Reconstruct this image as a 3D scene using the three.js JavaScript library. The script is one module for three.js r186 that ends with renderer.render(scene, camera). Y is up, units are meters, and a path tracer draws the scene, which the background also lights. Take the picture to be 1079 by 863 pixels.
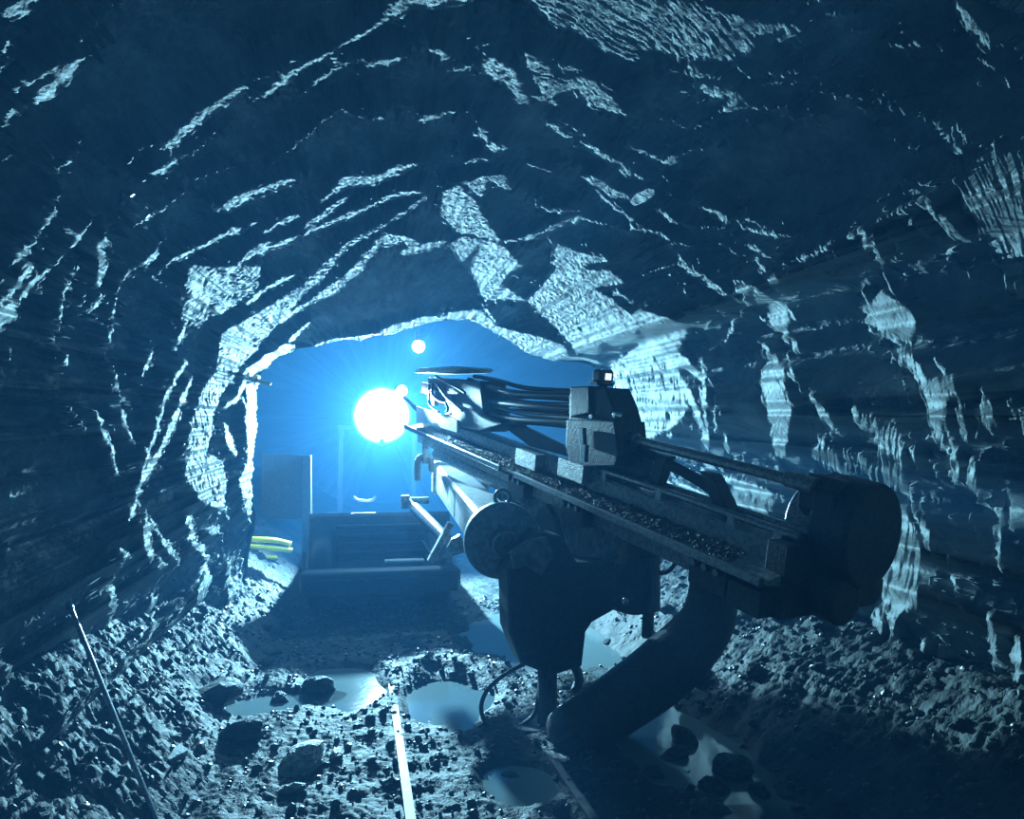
import * as THREE from 'three';
import { mergeGeometries } from 'three/addons/utils/BufferGeometryUtils.js';
import { ImprovedNoise } from 'three/addons/math/ImprovedNoise.js';
import { RoundedBoxGeometry } from 'three/addons/geometries/RoundedBoxGeometry.js';

// ---------------------------------------------------------------- camera, lamps, haze, exposure
const V = (x, y, z) => new THREE.Vector3(x, y, z);
const scene = new THREE.Scene();
scene.background = new THREE.Color(0, 0, 0);
const FW = 1079, FH = 863, FOCAL = 720;
const camera = new THREE.PerspectiveCamera(2 * Math.atan(FH / 2 / FOCAL) * 180 / Math.PI, FW / FH, 0.05, 100);
const EYE = V(0, 1.6, 0);
camera.position.copy(EYE);
camera.rotation.order = 'YXZ';
camera.rotation.set(0.06726, -0.21093, 0);          // tilted 3.9 degrees up, turned 12.1 degrees right of the drift
camera.updateMatrixWorld(true);
scene.add(camera);
const renderer = new THREE.WebGLRenderer();
renderer.toneMapping = THREE.LinearToneMapping;
renderer.toneMappingExposure = 1.0;
renderer.shadowMap.enabled = true;

// survey helpers: the sight line through a point of the photograph, cut by a plane across the drift or by a level
const sight = (x, y) => V((x - FW / 2) / FOCAL, -(y - FH / 2) / FOCAL, -1).transformDirection(camera.matrixWorld);
const at = (x, y, z) => { const d = sight(x, y); return EYE.clone().addScaledVector(d, z / -d.z); };
const onLevel = (x, y, h = 0) => { const d = sight(x, y); return EYE.clone().addScaledVector(d, (h - EYE.y) / d.y); };

const LAMP = at(403, 438, 10.0);                    // floodlight on the carrier
const BULB = at(441, 365, 9.2);                     // small lamp under the roof
const lampColor = new THREE.Color(0.36, 0.78, 1.0);
const flood = new THREE.SpotLight(lampColor, 800, 0, 1.15, 0.3, 2);
flood.position.copy(LAMP); flood.target.position.set(0.9, 1.4, 0);
flood.castShadow = true; flood.shadow.radius = 2.5; flood.name = 'floodlight_beam';
scene.add(flood, flood.target);
const roofLight = new THREE.PointLight(lampColor, 22, 0, 2);
roofLight.position.copy(BULB); roofLight.castShadow = true; roofLight.shadow.radius = 2; roofLight.name = 'roof_lamp_light';
scene.add(roofLight);
const WORK = at(424, 413, 7.3), WORKAIM = V(1.5, 1.1, -4.0);           // work lamp of the rig, aimed along the boom and the feed
const work = new THREE.SpotLight(lampColor, 95, 0, 0.31, 0.7, 2);
work.position.copy(WORK); work.target.position.copy(WORKAIM); work.castShadow = true; work.shadow.radius = 1.5; work.name = 'work_lamp_beam';
scene.add(work, work.target);
scene.fog = new THREE.FogExp2(new THREE.Color(0.13, 0.49, 1.0), 0.024);   // dust and damp in the air of the drift

// ---------------------------------------------------------------- chance, noise, textures
let seed = 20240611;
const rnd = () => { seed |= 0; seed = seed + 0x6D2B79F5 | 0; let t = Math.imul(seed ^ seed >>> 15, 1 | seed); t = t + Math.imul(t ^ t >>> 7, 61 | t) ^ t; return ((t ^ t >>> 14) >>> 0) / 4294967296; };
const rr = (a, b) => a + (b - a) * rnd();
const keepRandom = Math.random; Math.random = rnd;
const perlin = new ImprovedNoise();
Math.random = keepRandom;
const N3 = (x, y, z) => perlin.noise(x, y, z);
const fbm = (x, y, z, o) => { let s = 0, a = 0.5; for (let i = 0; i < o; i++) { s += a * N3(x, y, z); x = x * 2.03 + 7.1; y = y * 2.03 + 3.7; z = z * 2.03 + 1.9; a *= 0.5; } return s; };
const ridged = (x, y, z, o) => { let s = 0, a = 0.5; for (let i = 0; i < o; i++) { s += a * (1 - 2 * Math.abs(N3(x, y, z))); x = x * 2.1 + 5.3; y = y * 2.1 + 1.7; z = z * 2.1 + 9.2; a *= 0.5; } return s; };
const sstep = (a, b, x) => { const t = Math.min(1, Math.max(0, (x - a) / (b - a))); return t * t * (3 - 2 * t); };
const lerp = (a, b, t) => a + (b - a) * t;
// a repeating noise picture: value noise over a wrapped lattice, several sizes on top of each other
function wrapNoise(S, cells, octaves, gain = 0.5) {
  const out = new Float32Array(S * S); let amp = 1, sum = 0;
  for (let o = 0; o < octaves; o++, cells *= 2, amp *= gain) {
    const g = new Float32Array(cells * cells).map(() => rnd()); sum += amp;
    for (let j = 0; j < S; j++) {
      const fy = j / S * cells, y0 = Math.floor(fy), ty = fy - y0, sy = ty * ty * (3 - 2 * ty), r0 = (y0 % cells) * cells, r1 = ((y0 + 1) % cells) * cells;
      for (let i = 0; i < S; i++) {
        const fx = i / S * cells, x0 = Math.floor(fx), tx = fx - x0, sx = tx * tx * (3 - 2 * tx), c0 = x0 % cells, c1 = (x0 + 1) % cells;
        out[j * S + i] += amp * lerp(lerp(g[r0 + c0], g[r0 + c1], sx), lerp(g[r1 + c0], g[r1 + c1], sx), sy);
      }
    }
  }
  return out.map((v) => v / sum);
}
function texture(S, fill, srgb) {
  const d = new Uint8Array(S * S * 4);
  for (let i = 0; i < S * S; i++) { const c = fill(i); for (let k = 0; k < 3; k++) d[i * 4 + k] = Math.max(0, Math.min(255, c[k] ?? c[0])); d[i * 4 + 3] = 255; }
  const t = new THREE.DataTexture(d, S, S); t.wrapS = t.wrapT = THREE.RepeatWrapping; t.magFilter = THREE.LinearFilter; t.minFilter = THREE.LinearMipmapLinearFilter; t.generateMipmaps = true;
  if (srgb) t.colorSpace = THREE.SRGBColorSpace; t.needsUpdate = true; return t;
}
const repeat = (t, x, y = x) => { const c = t.clone(); c.repeat.set(x, y); c.needsUpdate = true; return c; };
const nA = wrapNoise(1024, 8, 7, 0.62), nB = wrapNoise(1024, 5, 5, 0.5), nC = wrapNoise(512, 32, 4, 0.7);
const grainMap = texture(1024, (i) => { const v = nA[i]; return [255 * sstep(0.25, 0.78, v)]; });
const rockMap = texture(1024, (i) => { const v = 150 + 130 * (nA[i] - 0.5) + 60 * (nB[i] - 0.5); return [v * 0.99, v, v * 0.98]; }, true);
const dirtMap = texture(512, (i) => { const v = 190 + 150 * (nC[i] - 0.5); return [v, v, v]; }, true);
const dirtBump = texture(512, (i) => [255 * nC[i]]);

// ---------------------------------------------------------------- scene helpers
const taken = new Map();
const numbered = (n) => { const k = taken.get(n) ?? 0; taken.set(n, k + 1); return k ? n + '_' + String(k).padStart(3, '0') : n; };
const shade = (o) => { o.traverse((m) => { if (m.isMesh) m.castShadow = m.receiveShadow = true; }); return o; };
function tag(o, label, category, group) { o.userData.label = label; o.userData.category = category; if (group) o.userData.group = group; return o; }
function mesh(name, geo, mat, parent = scene) { const m = new THREE.Mesh(Array.isArray(geo) ? join(geo) : geo, mat); m.name = parent === scene ? numbered(name) : name; m.castShadow = m.receiveShadow = true; parent.add(m); return m; }
function join(list) {
  const flat = list.flat(Infinity).map((g) => { const h = g.index ? g.toNonIndexed() : g; for (const k of Object.keys(h.attributes)) if (!['position', 'normal', 'uv'].includes(k)) h.deleteAttribute(k); if (!h.attributes.normal) h.computeVertexNormals(); if (!h.attributes.uv) h.setAttribute('uv', new THREE.BufferAttribute(new Float32Array(h.attributes.position.count * 2), 2)); return h; });
  return flat.length === 1 ? flat[0] : mergeGeometries(flat);
}
function struct(name, geo, mat, label) { const m = mesh(name, geo, mat); m.userData.kind = 'structure'; if (label) m.userData.label = label; return m; }

// ---------------------------------------------------------------- materials of the rock and the ground
const M = {};
M.rock = new THREE.MeshStandardMaterial({ color: new THREE.Color(0.45, 0.52, 0.53), map: repeat(rockMap, 0.55), bumpMap: repeat(grainMap, 2.2), bumpScale: 0.010, roughness: 0.72 });
M.muck = new THREE.MeshPhysicalMaterial({ specularIntensity: 0.22, color: new THREE.Color(0.13, 0.15, 0.15), map: repeat(rockMap, 0.7), bumpMap: repeat(grainMap, 1.6), bumpScale: 0.010, roughness: 0.62 });
M.water = new THREE.MeshPhysicalMaterial({ color: new THREE.Color(0.13, 0.17, 0.17), roughness: 0.07, specularIntensity: 0.6, bumpMap: repeat(grainMap, 0.5), bumpScale: 0.0008 });

// ---------------------------------------------------------------- the blasted rock of the drift
// Survey of the faces that look towards the floodlight. STREAKS: [width, x, y, x, y, ...]; FACES: [share of the face that is smooth, x, y, ...].
const STREAKS = [
  [12, 0, 18, 40, 0], [6, 82, 50, 100, 28, 115, 12, 130, 0], [10, 0, 60, 15, 40], [8, 0, 80, 13, 62], [5, 5, 102, 25, 90, 50, 77, 65, 65], [9, 22, 122, 50, 98, 75, 72, 105, 54], [5, 0, 136, 20, 110], [4, 0, 172, 15, 162],
  [3, 59, 179, 92, 156], [3, 82, 150, 90, 143], [3, 65, 190, 66, 202], [9, 172, 160, 200, 135, 225, 113, 277, 82], [7, 260, 110, 282, 98, 312, 78, 340, 60, 375, 41, 407, 22, 440, 4], [10, 440, 6, 470, 4], [7, 400, 20, 430, 2, 500, 0],
  [5, 316, 100, 340, 82, 365, 70, 395, 58], [7, 385, 70, 410, 66, 432, 60], [2.5, 280, 180, 307, 157, 337, 132, 359, 116, 390, 127, 407, 125], [4, 438, 118, 450, 125, 475, 120, 497, 119], [8, 499, 122, 510, 145, 522, 158, 536, 156],
  [3, 265, 60, 293, 37], [3, 315, 58, 322, 60], [6, 240, 213, 260, 205, 287, 197, 318, 188], [8, 337, 215, 365, 193, 400, 190, 425, 178, 445, 172], [5, 335, 242, 375, 225, 412, 207, 450, 202], [4, 335, 242, 300, 255, 265, 270, 237, 290],
  [3, 125, 180, 165, 150], [3, 150, 192, 200, 165, 230, 140], [3, 205, 190, 250, 175], [5, 0, 297, 15, 275, 37, 255, 57, 227, 65, 200], [7, 0, 320, 22, 300, 37, 275], [14, 0, 345, 17, 320], [4, 22, 315, 40, 295, 60, 277, 85, 250, 100, 230],
  [5, 8, 378, 10, 366], [9, 104, 305, 110, 275, 112, 240], [2.5, 114, 310, 95, 330, 83, 332], [4, 85, 328, 95, 300], [3, 65, 350, 66, 307, 85, 280], [4, 124, 307, 132, 292, 150, 280, 172, 255], [3, 115, 367, 119, 340, 125, 307],
  [3, 140, 239, 172, 222, 200, 200], [3, 160, 292, 187, 272, 225, 255, 250, 240], [6, 225, 224, 265, 207], [5, 197, 277, 210, 300, 200, 332, 185, 370], [3, 150, 397, 162, 367], [3, 120, 385, 125, 405], [4, 70, 385, 72, 370],
  [9, 320, 322, 350, 305, 375, 285, 400, 256], [11, 395, 256, 425, 252, 442, 262], [6, 422, 268, 470, 255], [6, 295, 340, 320, 322], [5, 310, 290, 282, 305, 260, 322], [5, 277, 247, 317, 225], [4, 232, 252, 272, 235], [6, 262, 267, 287, 255], [6, 320, 240, 337, 230, 372, 205],
  [12, 257, 395, 275, 385, 300, 368, 310, 365], [5, 332, 365, 355, 360, 385, 356, 412, 352], [10, 400, 352, 425, 345, 470, 335], [4, 305, 360, 327, 340], [5, 530, 256, 555, 252, 580, 242, 612, 230, 647, 240], [2, 562, 207, 565, 217, 580, 225, 612, 222],
  [4, 600, 377, 632, 382], [4, 507, 320, 522, 340], [5, 466, 72, 482, 77, 502, 68], [7, 452, 55, 475, 62], [4, 497, 50, 522, 47], [5, 490, 40, 495, 40], [5, 580, 57, 590, 72, 615, 75], [4, 572, 127, 590, 142, 607, 147], [3, 582, 122, 605, 137, 625, 150], [6, 610, 150, 640, 167, 665, 185],
  [5, 545, 32, 555, 42], [4, 577, 35, 597, 47], [4, 535, 12, 545, 17], [6, 620, 185, 640, 200, 667, 210], [3, 555, 172, 582, 182], [3, 487, 172, 520, 168], [4, 652, 150, 695, 170, 722, 173], [4, 695, 170, 730, 160],
  [4, 680, 125, 700, 127, 730, 138, 750, 125], [7, 750, 125, 775, 110, 792, 92], [5, 702, 75, 730, 82, 765, 84], [6, 725, 70, 740, 80], [4, 715, 95, 727, 105], [7, 727, 92, 760, 102, 780, 100], [4, 795, 90, 825, 89, 847, 95, 879, 102, 904, 102, 929, 115, 954, 121, 979, 127],
  [3, 904, 95, 924, 96, 944, 107, 954, 120], [4, 750, 117, 800, 115, 845, 110], [5, 807, 28, 847, 25], [5, 817, 42, 837, 40], [3, 840, 60, 865, 56], [5, 825, 80, 847, 75], [4, 869, 19, 914, 11], [4, 844, 2, 884, 2],
  [5, 926, 45, 949, 47, 984, 50, 999, 54], [4, 989, 55, 1009, 81], [2, 999, 25, 1014, 57], [9, 1009, 0, 1021, 27, 1039, 45, 1079, 54], [7, 1034, 0, 1071, 15], [5, 981, 127, 999, 147, 1016, 165], [4, 991, 120, 1009, 135, 1029, 152, 1051, 167], [4, 951, 197, 984, 210], [3, 964, 191, 986, 197],
  [5, 610, 185, 645, 207, 672, 208], [4, 650, 180, 682, 190], [6, 685, 217, 710, 235, 725, 239], [3, 725, 239, 765, 241], [3, 695, 202, 722, 212], [5, 732, 217, 760, 227, 770, 239], [6, 780, 240, 805, 245, 837, 252], [3, 785, 230, 807, 240],
  [2, 630, 207, 650, 222, 677, 240], [3, 650, 242, 695, 245, 710, 255, 727, 261], [3, 752, 255, 782, 270], [6, 780, 255, 815, 274], [6, 792, 272, 805, 287], [7, 820, 279, 855, 270, 876, 257, 914, 242, 949, 222, 979, 207], [9, 805, 300, 831, 285],
  [2, 675, 292, 697, 282, 725, 277], [6, 715, 280, 740, 292, 760, 310], [8, 760, 312, 795, 302], [4, 825, 322, 842, 340], [3, 827, 360, 835, 398], [3, 720, 302, 727, 318], [3, 737, 317, 742, 335], [3, 750, 320, 762, 340], [7, 775, 337, 765, 362], [3, 725, 342, 737, 346], [3, 785, 317, 805, 340],
  [7, 704, 378, 727, 418, 738, 447, 747, 480], [4, 702, 447, 722, 435], [8, 713, 373, 740, 400], [3, 740, 375, 742, 427, 745, 470], [2, 752, 409, 753, 458], [8, 741, 422, 745, 430], [5, 763, 460, 767, 482, 776, 489], [12, 735, 498, 745, 503], [8, 707, 505, 755, 533],
  [4, 916, 240, 921, 267, 934, 287], [5, 936, 267, 949, 285, 956, 297], [7, 946, 250, 946, 270], [5, 951, 237, 969, 239], [4, 954, 200, 979, 210], [7, 989, 222, 1001, 245, 1019, 255, 1026, 277], [12, 996, 272, 1006, 268], [8, 926, 347, 949, 370, 969, 395, 974, 416],
  [6, 1004, 430, 1021, 465], [6, 851, 415, 886, 460], [5, 959, 472, 966, 500], [3, 984, 490, 988, 505], [8, 1001, 497, 1009, 510], [7, 1021, 482, 1024, 515, 1029, 522], [3, 999, 450, 1011, 512], [7, 1029, 522, 1046, 535, 1054, 562, 1051, 602], [4, 1059, 462, 1039, 502], [5, 1056, 500, 1066, 560],
  [8, 971, 552, 979, 582], [3, 945, 515, 954, 500], [6, 1004, 606, 1004, 624], [8, 1041, 643, 1047, 697], [8, 1068, 670, 1074, 720], [12, 925, 640, 916, 700], [6, 952, 688, 958, 716], [5, 970, 670, 967, 716], [9, 1062, 758, 1053, 863],
  [4, 102, 432, 117, 467, 124, 502], [2, 124, 400, 131, 437, 145, 472], [2, 75, 430, 90, 447, 91, 465], [4, 197, 380, 175, 420, 165, 455, 150, 500], [5, 205, 395, 190, 430, 170, 475, 150, 505, 137, 550], [4, 235, 430, 250, 420, 260, 400, 275, 387], [5, 237, 445, 242, 465, 250, 480],
  [5, 155, 535, 160, 575, 182, 592], [5, 160, 545, 187, 575, 195, 592], [6, 200, 542, 212, 570, 225, 587], [10, 228, 553, 232, 560], [4, 130, 575, 145, 585], [10, 217, 582, 225, 600, 216, 628], [5, 245, 585, 246, 612], [6, 222, 640, 230, 655],
  [4, 127, 600, 128, 630, 119, 658], [5, 165, 618, 171, 655], [9, 160, 685, 173, 715], [5, 135, 660, 140, 668], [3, 108, 667, 117, 700], [4, 0, 673, 27, 706, 9, 740, 33, 807, 58, 863], [3, 65, 688, 82, 722, 81, 770, 88, 798],
];
const FACES = [
  [0.5, 200, 280, 275, 280, 275, 305, 210, 345, 190, 340], [0.55, 225, 395, 235, 350, 272, 330, 300, 312, 320, 300, 350, 270, 370, 252, 407, 234, 450, 205, 455, 208, 410, 238, 380, 255, 362, 268, 340, 295, 320, 312, 300, 335, 282, 355, 265, 375, 245, 395],
  [0.9, 467, 202, 482, 195, 500, 212, 517, 240, 527, 255, 485, 247, 465, 230], [0.95, 476, 257, 487, 250, 525, 257, 550, 280, 535, 290, 527, 300, 555, 317, 535, 317, 510, 317, 500, 292, 485, 272], [0.85, 487, 195, 507, 187, 532, 185, 540, 202, 515, 192, 507, 210],
  [0.85, 587, 257, 615, 267, 647, 275, 615, 280, 617, 285, 640, 285, 660, 300, 625, 305, 650, 320, 670, 335, 670, 360, 650, 365, 632, 360, 627, 375, 607, 372, 595, 355, 560, 322, 555, 317, 572, 302, 585, 285, 582, 277],
  [0.85, 472, 330, 505, 327, 525, 345, 555, 352, 595, 365, 600, 377, 582, 380, 555, 372, 525, 352, 495, 337, 470, 337],
  [0.62, 530, 0, 560, 4, 580, 25, 600, 33, 637, 57, 672, 69, 680, 55, 725, 60, 765, 66, 790, 62, 800, 38, 850, 35, 850, 25, 790, 22, 770, 12, 720, 0], [0.7, 560, 0, 690, 0, 700, -60, 560, -60],
  [0.8, 506, 55, 525, 65, 545, 77, 545, 87, 562, 112, 550, 110, 532, 92, 512, 77], [0.75, 552, 52, 572, 65, 585, 82, 600, 87, 575, 110, 562, 87, 555, 72], [0.8, 572, 90, 600, 85, 617, 80, 640, 100, 665, 124, 650, 120, 622, 110, 605, 95, 580, 102],
  [0.55, 1014, 170, 1040, 165, 1079, 155, 1100, 155, 1100, 277, 1041, 275, 1029, 245, 1017, 200], [0.85, 795, 302, 815, 315, 830, 322, 830, 365, 815, 347, 805, 330], [0.85, 804, 360, 815, 373, 824, 387, 829, 413, 835, 424, 831, 442, 829, 455, 826, 482, 818, 484, 813, 455, 807, 424, 800, 400, 807, 384],
  [0.8, 672, 325, 720, 342, 722, 350, 712, 370, 735, 392, 710, 387, 700, 396, 645, 396, 660, 375, 682, 355, 662, 340], [0.65, 645, 380, 700, 375, 727, 418, 720, 440, 700, 455, 672, 470, 650, 470, 640, 420], [0.6, 756, 498, 829, 522, 800, 549, 776, 540],
  [1, 909, 327, 929, 307, 944, 322, 959, 327, 964, 337, 959, 362, 944, 357, 931, 347, 909, 340], [0.75, 969, 400, 1006, 400, 1009, 415, 996, 425, 994, 460, 993, 485, 984, 455, 974, 425], [0.42, 1009, 420, 1046, 427, 1090, 437, 1090, 462, 1046, 460, 1019, 450],
  [0.5, 884, 427, 921, 437, 944, 452, 959, 475, 949, 487, 929, 472, 909, 450], [0.45, 844, 475, 864, 457, 894, 475, 951, 490, 954, 510, 929, 520, 914, 507, 891, 497, 854, 497], [0.6, 926, 520, 939, 535, 951, 535, 964, 560, 969, 590, 971, 616, 963, 640, 931, 655, 929, 616, 924, 580, 939, 555],
  [0.5, 235, 380, 260, 380, 230, 420, 225, 450, 220, 475, 237, 487, 242, 540, 225, 530, 217, 530, 200, 515, 195, 485, 202, 442, 212, 412], [0.8, 260, 405, 275, 395, 272, 430, 277, 452, 270, 480, 272, 550, 260, 527, 254, 505, 262, 485, 260, 445],
  [0.7, 690, 500, 760, 545, 800, 600, 770, 655, 730, 690, 690, 690, 680, 590], [0.35, 809, 665, 836, 650, 870, 690, 905, 700, 1000, 720, 1005, 800, 950, 830, 870, 820, 809, 800],
];
// inner rim of the arch where the drift narrows
const RIM = [256, 660, 262, 600, 270, 555, 272, 545, 268, 500, 272, 450, 274, 400, 290, 378, 330, 367, 380, 359, 415, 353, 440, 344, 470, 338, 497, 339, 525, 354, 555, 373, 582, 381, 615, 383, 640, 396, 655, 430, 675, 480, 705, 540, 720, 620, 730, 720];

const AXIS = LAMP.clone().sub(EYE), REACH = AXIS.length(); AXIS.normalize();      // everything on the walls is measured round this line
const AUP = V(0, 1, 0).addScaledVector(AXIS, -AXIS.y).normalize(), ARIGHT = V(0, 0, 0).crossVectors(AXIS, AUP);
const polar = (x, y) => { const d = sight(x, y), c = d.dot(AXIS), r = d.dot(ARIGHT) / c, u = d.dot(AUP) / c; return [Math.atan2(r, u), Math.hypot(r, u)]; };
const T0 = -2.86, T1 = 2.80, U0 = Math.log(0.115), U1 = Math.log(1.4);
const NT = 1240, NU = 900;
const rim = [];
for (let i = 0; i < RIM.length; i += 2) rim.push(polar(RIM[i], RIM[i + 1]));
rim.sort((a, b) => a[0] - b[0]);
const rimAt = (t) => { if (t <= rim[0][0]) return rim[0][1]; for (let i = 1; i < rim.length; i++) if (t <= rim[i][0]) return lerp(rim[i - 1][1], rim[i][1], (t - rim[i - 1][0]) / (rim[i][0] - rim[i - 1][0])); return rim[rim.length - 1][1]; };
// chart of the lit faces, unrolled round the axis
const CW = 2600, CH = 1200;
const chartCanvas = document.createElement('canvas'); chartCanvas.width = CW; chartCanvas.height = CH;
const pen = chartCanvas.getContext('2d');
pen.fillStyle = 'rgb(0,0,0)'; pen.fillRect(0, 0, CW, CH);
const onChart = (x, y) => { const [t, r] = polar(x, y); return [(t - T0) / (T1 - T0) * CW, (Math.log(r) - U0) / (U1 - U0) * CH]; };
const dense = (p, closed) => { const out = [], n = p.length / 2; for (let i = 0; i < (closed ? n : n - 1); i++) { const j = (i + 1) % n; for (let k = 0; k < 6; k++) out.push([lerp(p[2 * i], p[2 * j], k / 6), lerp(p[2 * i + 1], p[2 * j + 1], k / 6)]); } if (!closed) out.push([p[2 * n - 2], p[2 * n - 1]]); return out; };
for (const [share, ...p] of FACES) {
  const g = Math.round(255 * share); pen.fillStyle = `rgb(${g},${g},${g})`; pen.beginPath();
  dense(p, true).forEach(([x, y], i) => { const [a, b] = onChart(x, y); i ? pen.lineTo(a, b) : pen.moveTo(a, b); });
  pen.closePath(); pen.fill();
}
pen.fillStyle = 'rgb(235,235,235)';
for (const [w, ...p] of STREAKS) {                                   // a streak is thinner towards its ends
  const q = dense(p, false), L = [], R = [];
  q.forEach(([x, y], i) => {
    const a = q[Math.max(0, i - 1)], b = q[Math.min(q.length - 1, i + 1)], dx = b[0] - a[0], dy = b[1] - a[1], l = Math.hypot(dx, dy) || 1, e = i / (q.length - 1);
    const h = Math.max(1.3, w * (0.44 + 0.34 * N3(x * 0.09, y * 0.09, w)) * Math.min(1, 0.25 + 3.2 * Math.min(e, 1 - e)));
    L.push(onChart(x - dy / l * h, y + dx / l * h)); R.push(onChart(x + dy / l * h, y - dx / l * h));
  });
  pen.beginPath(); [...L, ...R.reverse()].forEach(([a, b], i) => i ? pen.lineTo(a, b) : pen.moveTo(a, b)); pen.closePath(); pen.fill();
}
const drawn = pen.getImageData(0, 0, CW, CH).data, chart = new Float32Array(CW * CH);
{ // soften the outlines so that the streak noise can fray them
  const tmp = new Float32Array(CW * CH), B = 1;
  for (let y = 0; y < CH; y++) for (let x = 0; x < CW; x++) { let v = 0; for (let k = -B; k <= B; k++) v += drawn[(y * CW + Math.max(0, Math.min(CW - 1, x + k))) * 4]; tmp[y * CW + x] = v / (2 * B + 1) / 255; }
  for (let y = 0; y < CH; y++) for (let x = 0; x < CW; x++) { let v = 0; for (let k = -B; k <= B; k++) v += tmp[Math.max(0, Math.min(CH - 1, y + k)) * CW + x]; chart[y * CW + x] = v / (2 * B + 1); }
}
const charted = (x, y) => { x = Math.max(0, Math.min(CW - 1.001, x)); y = Math.max(0, Math.min(CH - 1.001, y)); const i = Math.floor(x), j = Math.floor(y), a = x - i, b = y - j, g = (p, q) => chart[(j + q) * CW + i + p]; return lerp(lerp(g(0, 0), g(1, 0), a), lerp(g(0, 1), g(1, 1), a), b); };
const low0 = (t, u) => { const w = Math.max(sstep(-2.2, -2.5, t), sstep(2.0, 2.3, t)); return w ? w * 0.6 * sstep(-0.15, 0.25, N3(t * 5, u * 5, 11) + 0.5 * N3(t * 14, u * 16, 12)) : 0; };   // broken rock low on the walls
// lit[i][j]: how far a patch of rock leans towards the floodlight
const lit = new Float32Array((NT + 1) * (NU + 1)), rimU = new Float32Array(NT + 1);
for (let i = 0; i <= NT; i++) {
  const t = lerp(T0, T1, i / NT); rimU[i] = Math.log(rimAt(t) * (1 + 0.012 * N3(t * 9, 3, 1) + 0.02 * N3(t * 30, 7, 2)));
  for (let j = 0; j <= NU; j++) {
    const u = lerp(rimU[i], U1, j / NU), e = Math.exp(u), X = Math.sin(t) * e * 10, Y = Math.cos(t) * e * 10;
    const wx = 5 * fbm(X * 2.2, Y * 2.2, 4, 4) + 3 * N3(X * 14, Y * 14, 2), wy = 7 * fbm(X * 2.2, Y * 2.2, 9, 4) + 4 * N3(X * 14, Y * 14, 7);
    const m = Math.max(low0(t, u), charted((t - T0) / (T1 - T0) * CW + wx, (u - U0) / (U1 - U0) * CH + wy));
    const bend = 2.2 * N3(t * 6, u * 6, 2), streak = N3(t * 15 + bend, u * 150 + 3 * bend, 5) * 0.8 + N3(t * 38 + bend, u * 300 + 5 * bend, 8) * 0.6;
    const cx = (t - T0) / (T1 - T0) * CW, cy = (u - U0) / (U1 - U0) * CH, near = charted(cx + 16, cy + 9) + charted(cx - 16, cy - 9) + charted(cx + 9, cy - 14) + charted(cx - 9, cy + 14) + charted(cx + 30, cy) + charted(cx - 30, cy);
    const splinter = near > 0.5 && m < 0.1 ? sstep(0.30, 0.40, N3(t * 17 + bend, u * 85 + 3 * bend, 15) * 0.8 + N3(t * 45 + bend, u * 160 + 3 * bend, 18) * 0.35) : 0;   // small splinters beside the larger faces
    lit[i * (NU + 1) + j] = splinter > 0 ? splinter : m > 0.02 ? sstep(0.40, 0.52, m * 0.86 + 0.74 * streak) : 0;
  }
}
// From the rim outwards. slope = distance from the axis over distance to the floodlight: it falls where a patch leans into the light
// and stays where the rock lies in the lee of the patch before it, a little behind the shadow's edge.
const FARC = 6.9, wantAt = (t) => { const s = Math.sin(t), c = Math.cos(t); return s < 0 ? lerp(2.25, 1.75, -s) : lerp(2.25, 2.85, s); };
const UREF = Math.log(0.75), LEE = 0.008;
const wide = new Float32Array(lit.length);
for (let j = 0; j <= NU; j++) for (let i = 0; i <= NT; i++) { let v = 0; for (let k = -1; k <= 1; k++) v += lit[Math.max(0, Math.min(NT, i + k)) * (NU + 1) + j]; wide[i * (NU + 1) + j] = v / 3; }
// calm: near a lit face the rock stays close to its surface, away from it the lee is rough and hollow
const calm = new Float32Array(lit.length);
{ const tmp = new Float32Array(lit.length), W = NU + 1;
  for (let i = 0; i <= NT; i++) { let v = 0; for (let j = -7; j <= NU; j++) { if (j + 7 <= NU) v += lit[i * W + j + 7]; if (j - 8 >= 0) v -= lit[i * W + j - 8]; if (j >= 0) tmp[i * W + j] = v / 15; } }
  for (let j = 0; j <= NU; j++) { let v = 0; for (let i = -7; i <= NT; i++) { if (i + 7 <= NT) v += tmp[(i + 7) * W + j]; if (i - 8 >= 0) v -= tmp[(i - 8) * W + j]; if (i >= 0) calm[i * W + j] = 1 - Math.min(1, v / 15 * 3.5); } } }
function walk(i, lean, out) {
  const du = (U1 - rimU[i]) / NU; let k = Math.exp(rimU[i]) * FARC / (REACH - FARC), lee = 0, R = 0;
  for (let j = 0; j <= NU; j++) {
    const u = rimU[i] + du * j, rho = Math.exp(u), m = lit[i * (NU + 1) + j], kk = k * (1 + lee), c = kk * REACH / (rho + kk);
    if (out) out[i * (NU + 1) + j] = c;
    if (u >= UREF && !R) R = c * rho;
    k *= Math.exp(-lean * wide[i * (NU + 1) + j] * du);
    lee = m > 0.5 ? Math.max(0, lee - LEE * 0.5) : Math.min(LEE, lee + 0.25 * du);
  }
  return R;
}
let leans = new Float32Array(NT + 1);
for (let i = 0; i <= NT; i++) {
  const want = wantAt(lerp(T0, T1, i / NT)); let a = 0.3, b = 4.0;
  for (let k = 0; k < 16; k++) { const m = (a + b) / 2; walk(i, m) > want ? a = m : b = m; }
  leans[i] = (a + b) / 2;
}
const smooth = (f, w) => f.map((_, i) => { let s = 0, n = 0; for (let k = -w; k <= w; k++) { const q = i + k; if (q >= 0 && q < f.length) { s += f[q]; n++; } } return s / n; });
leans = smooth(smooth(leans, 22), 22);
const along = new Float32Array((NT + 1) * (NU + 1));
for (let i = 0; i <= NT; i++) walk(i, leans[i], along);
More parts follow.
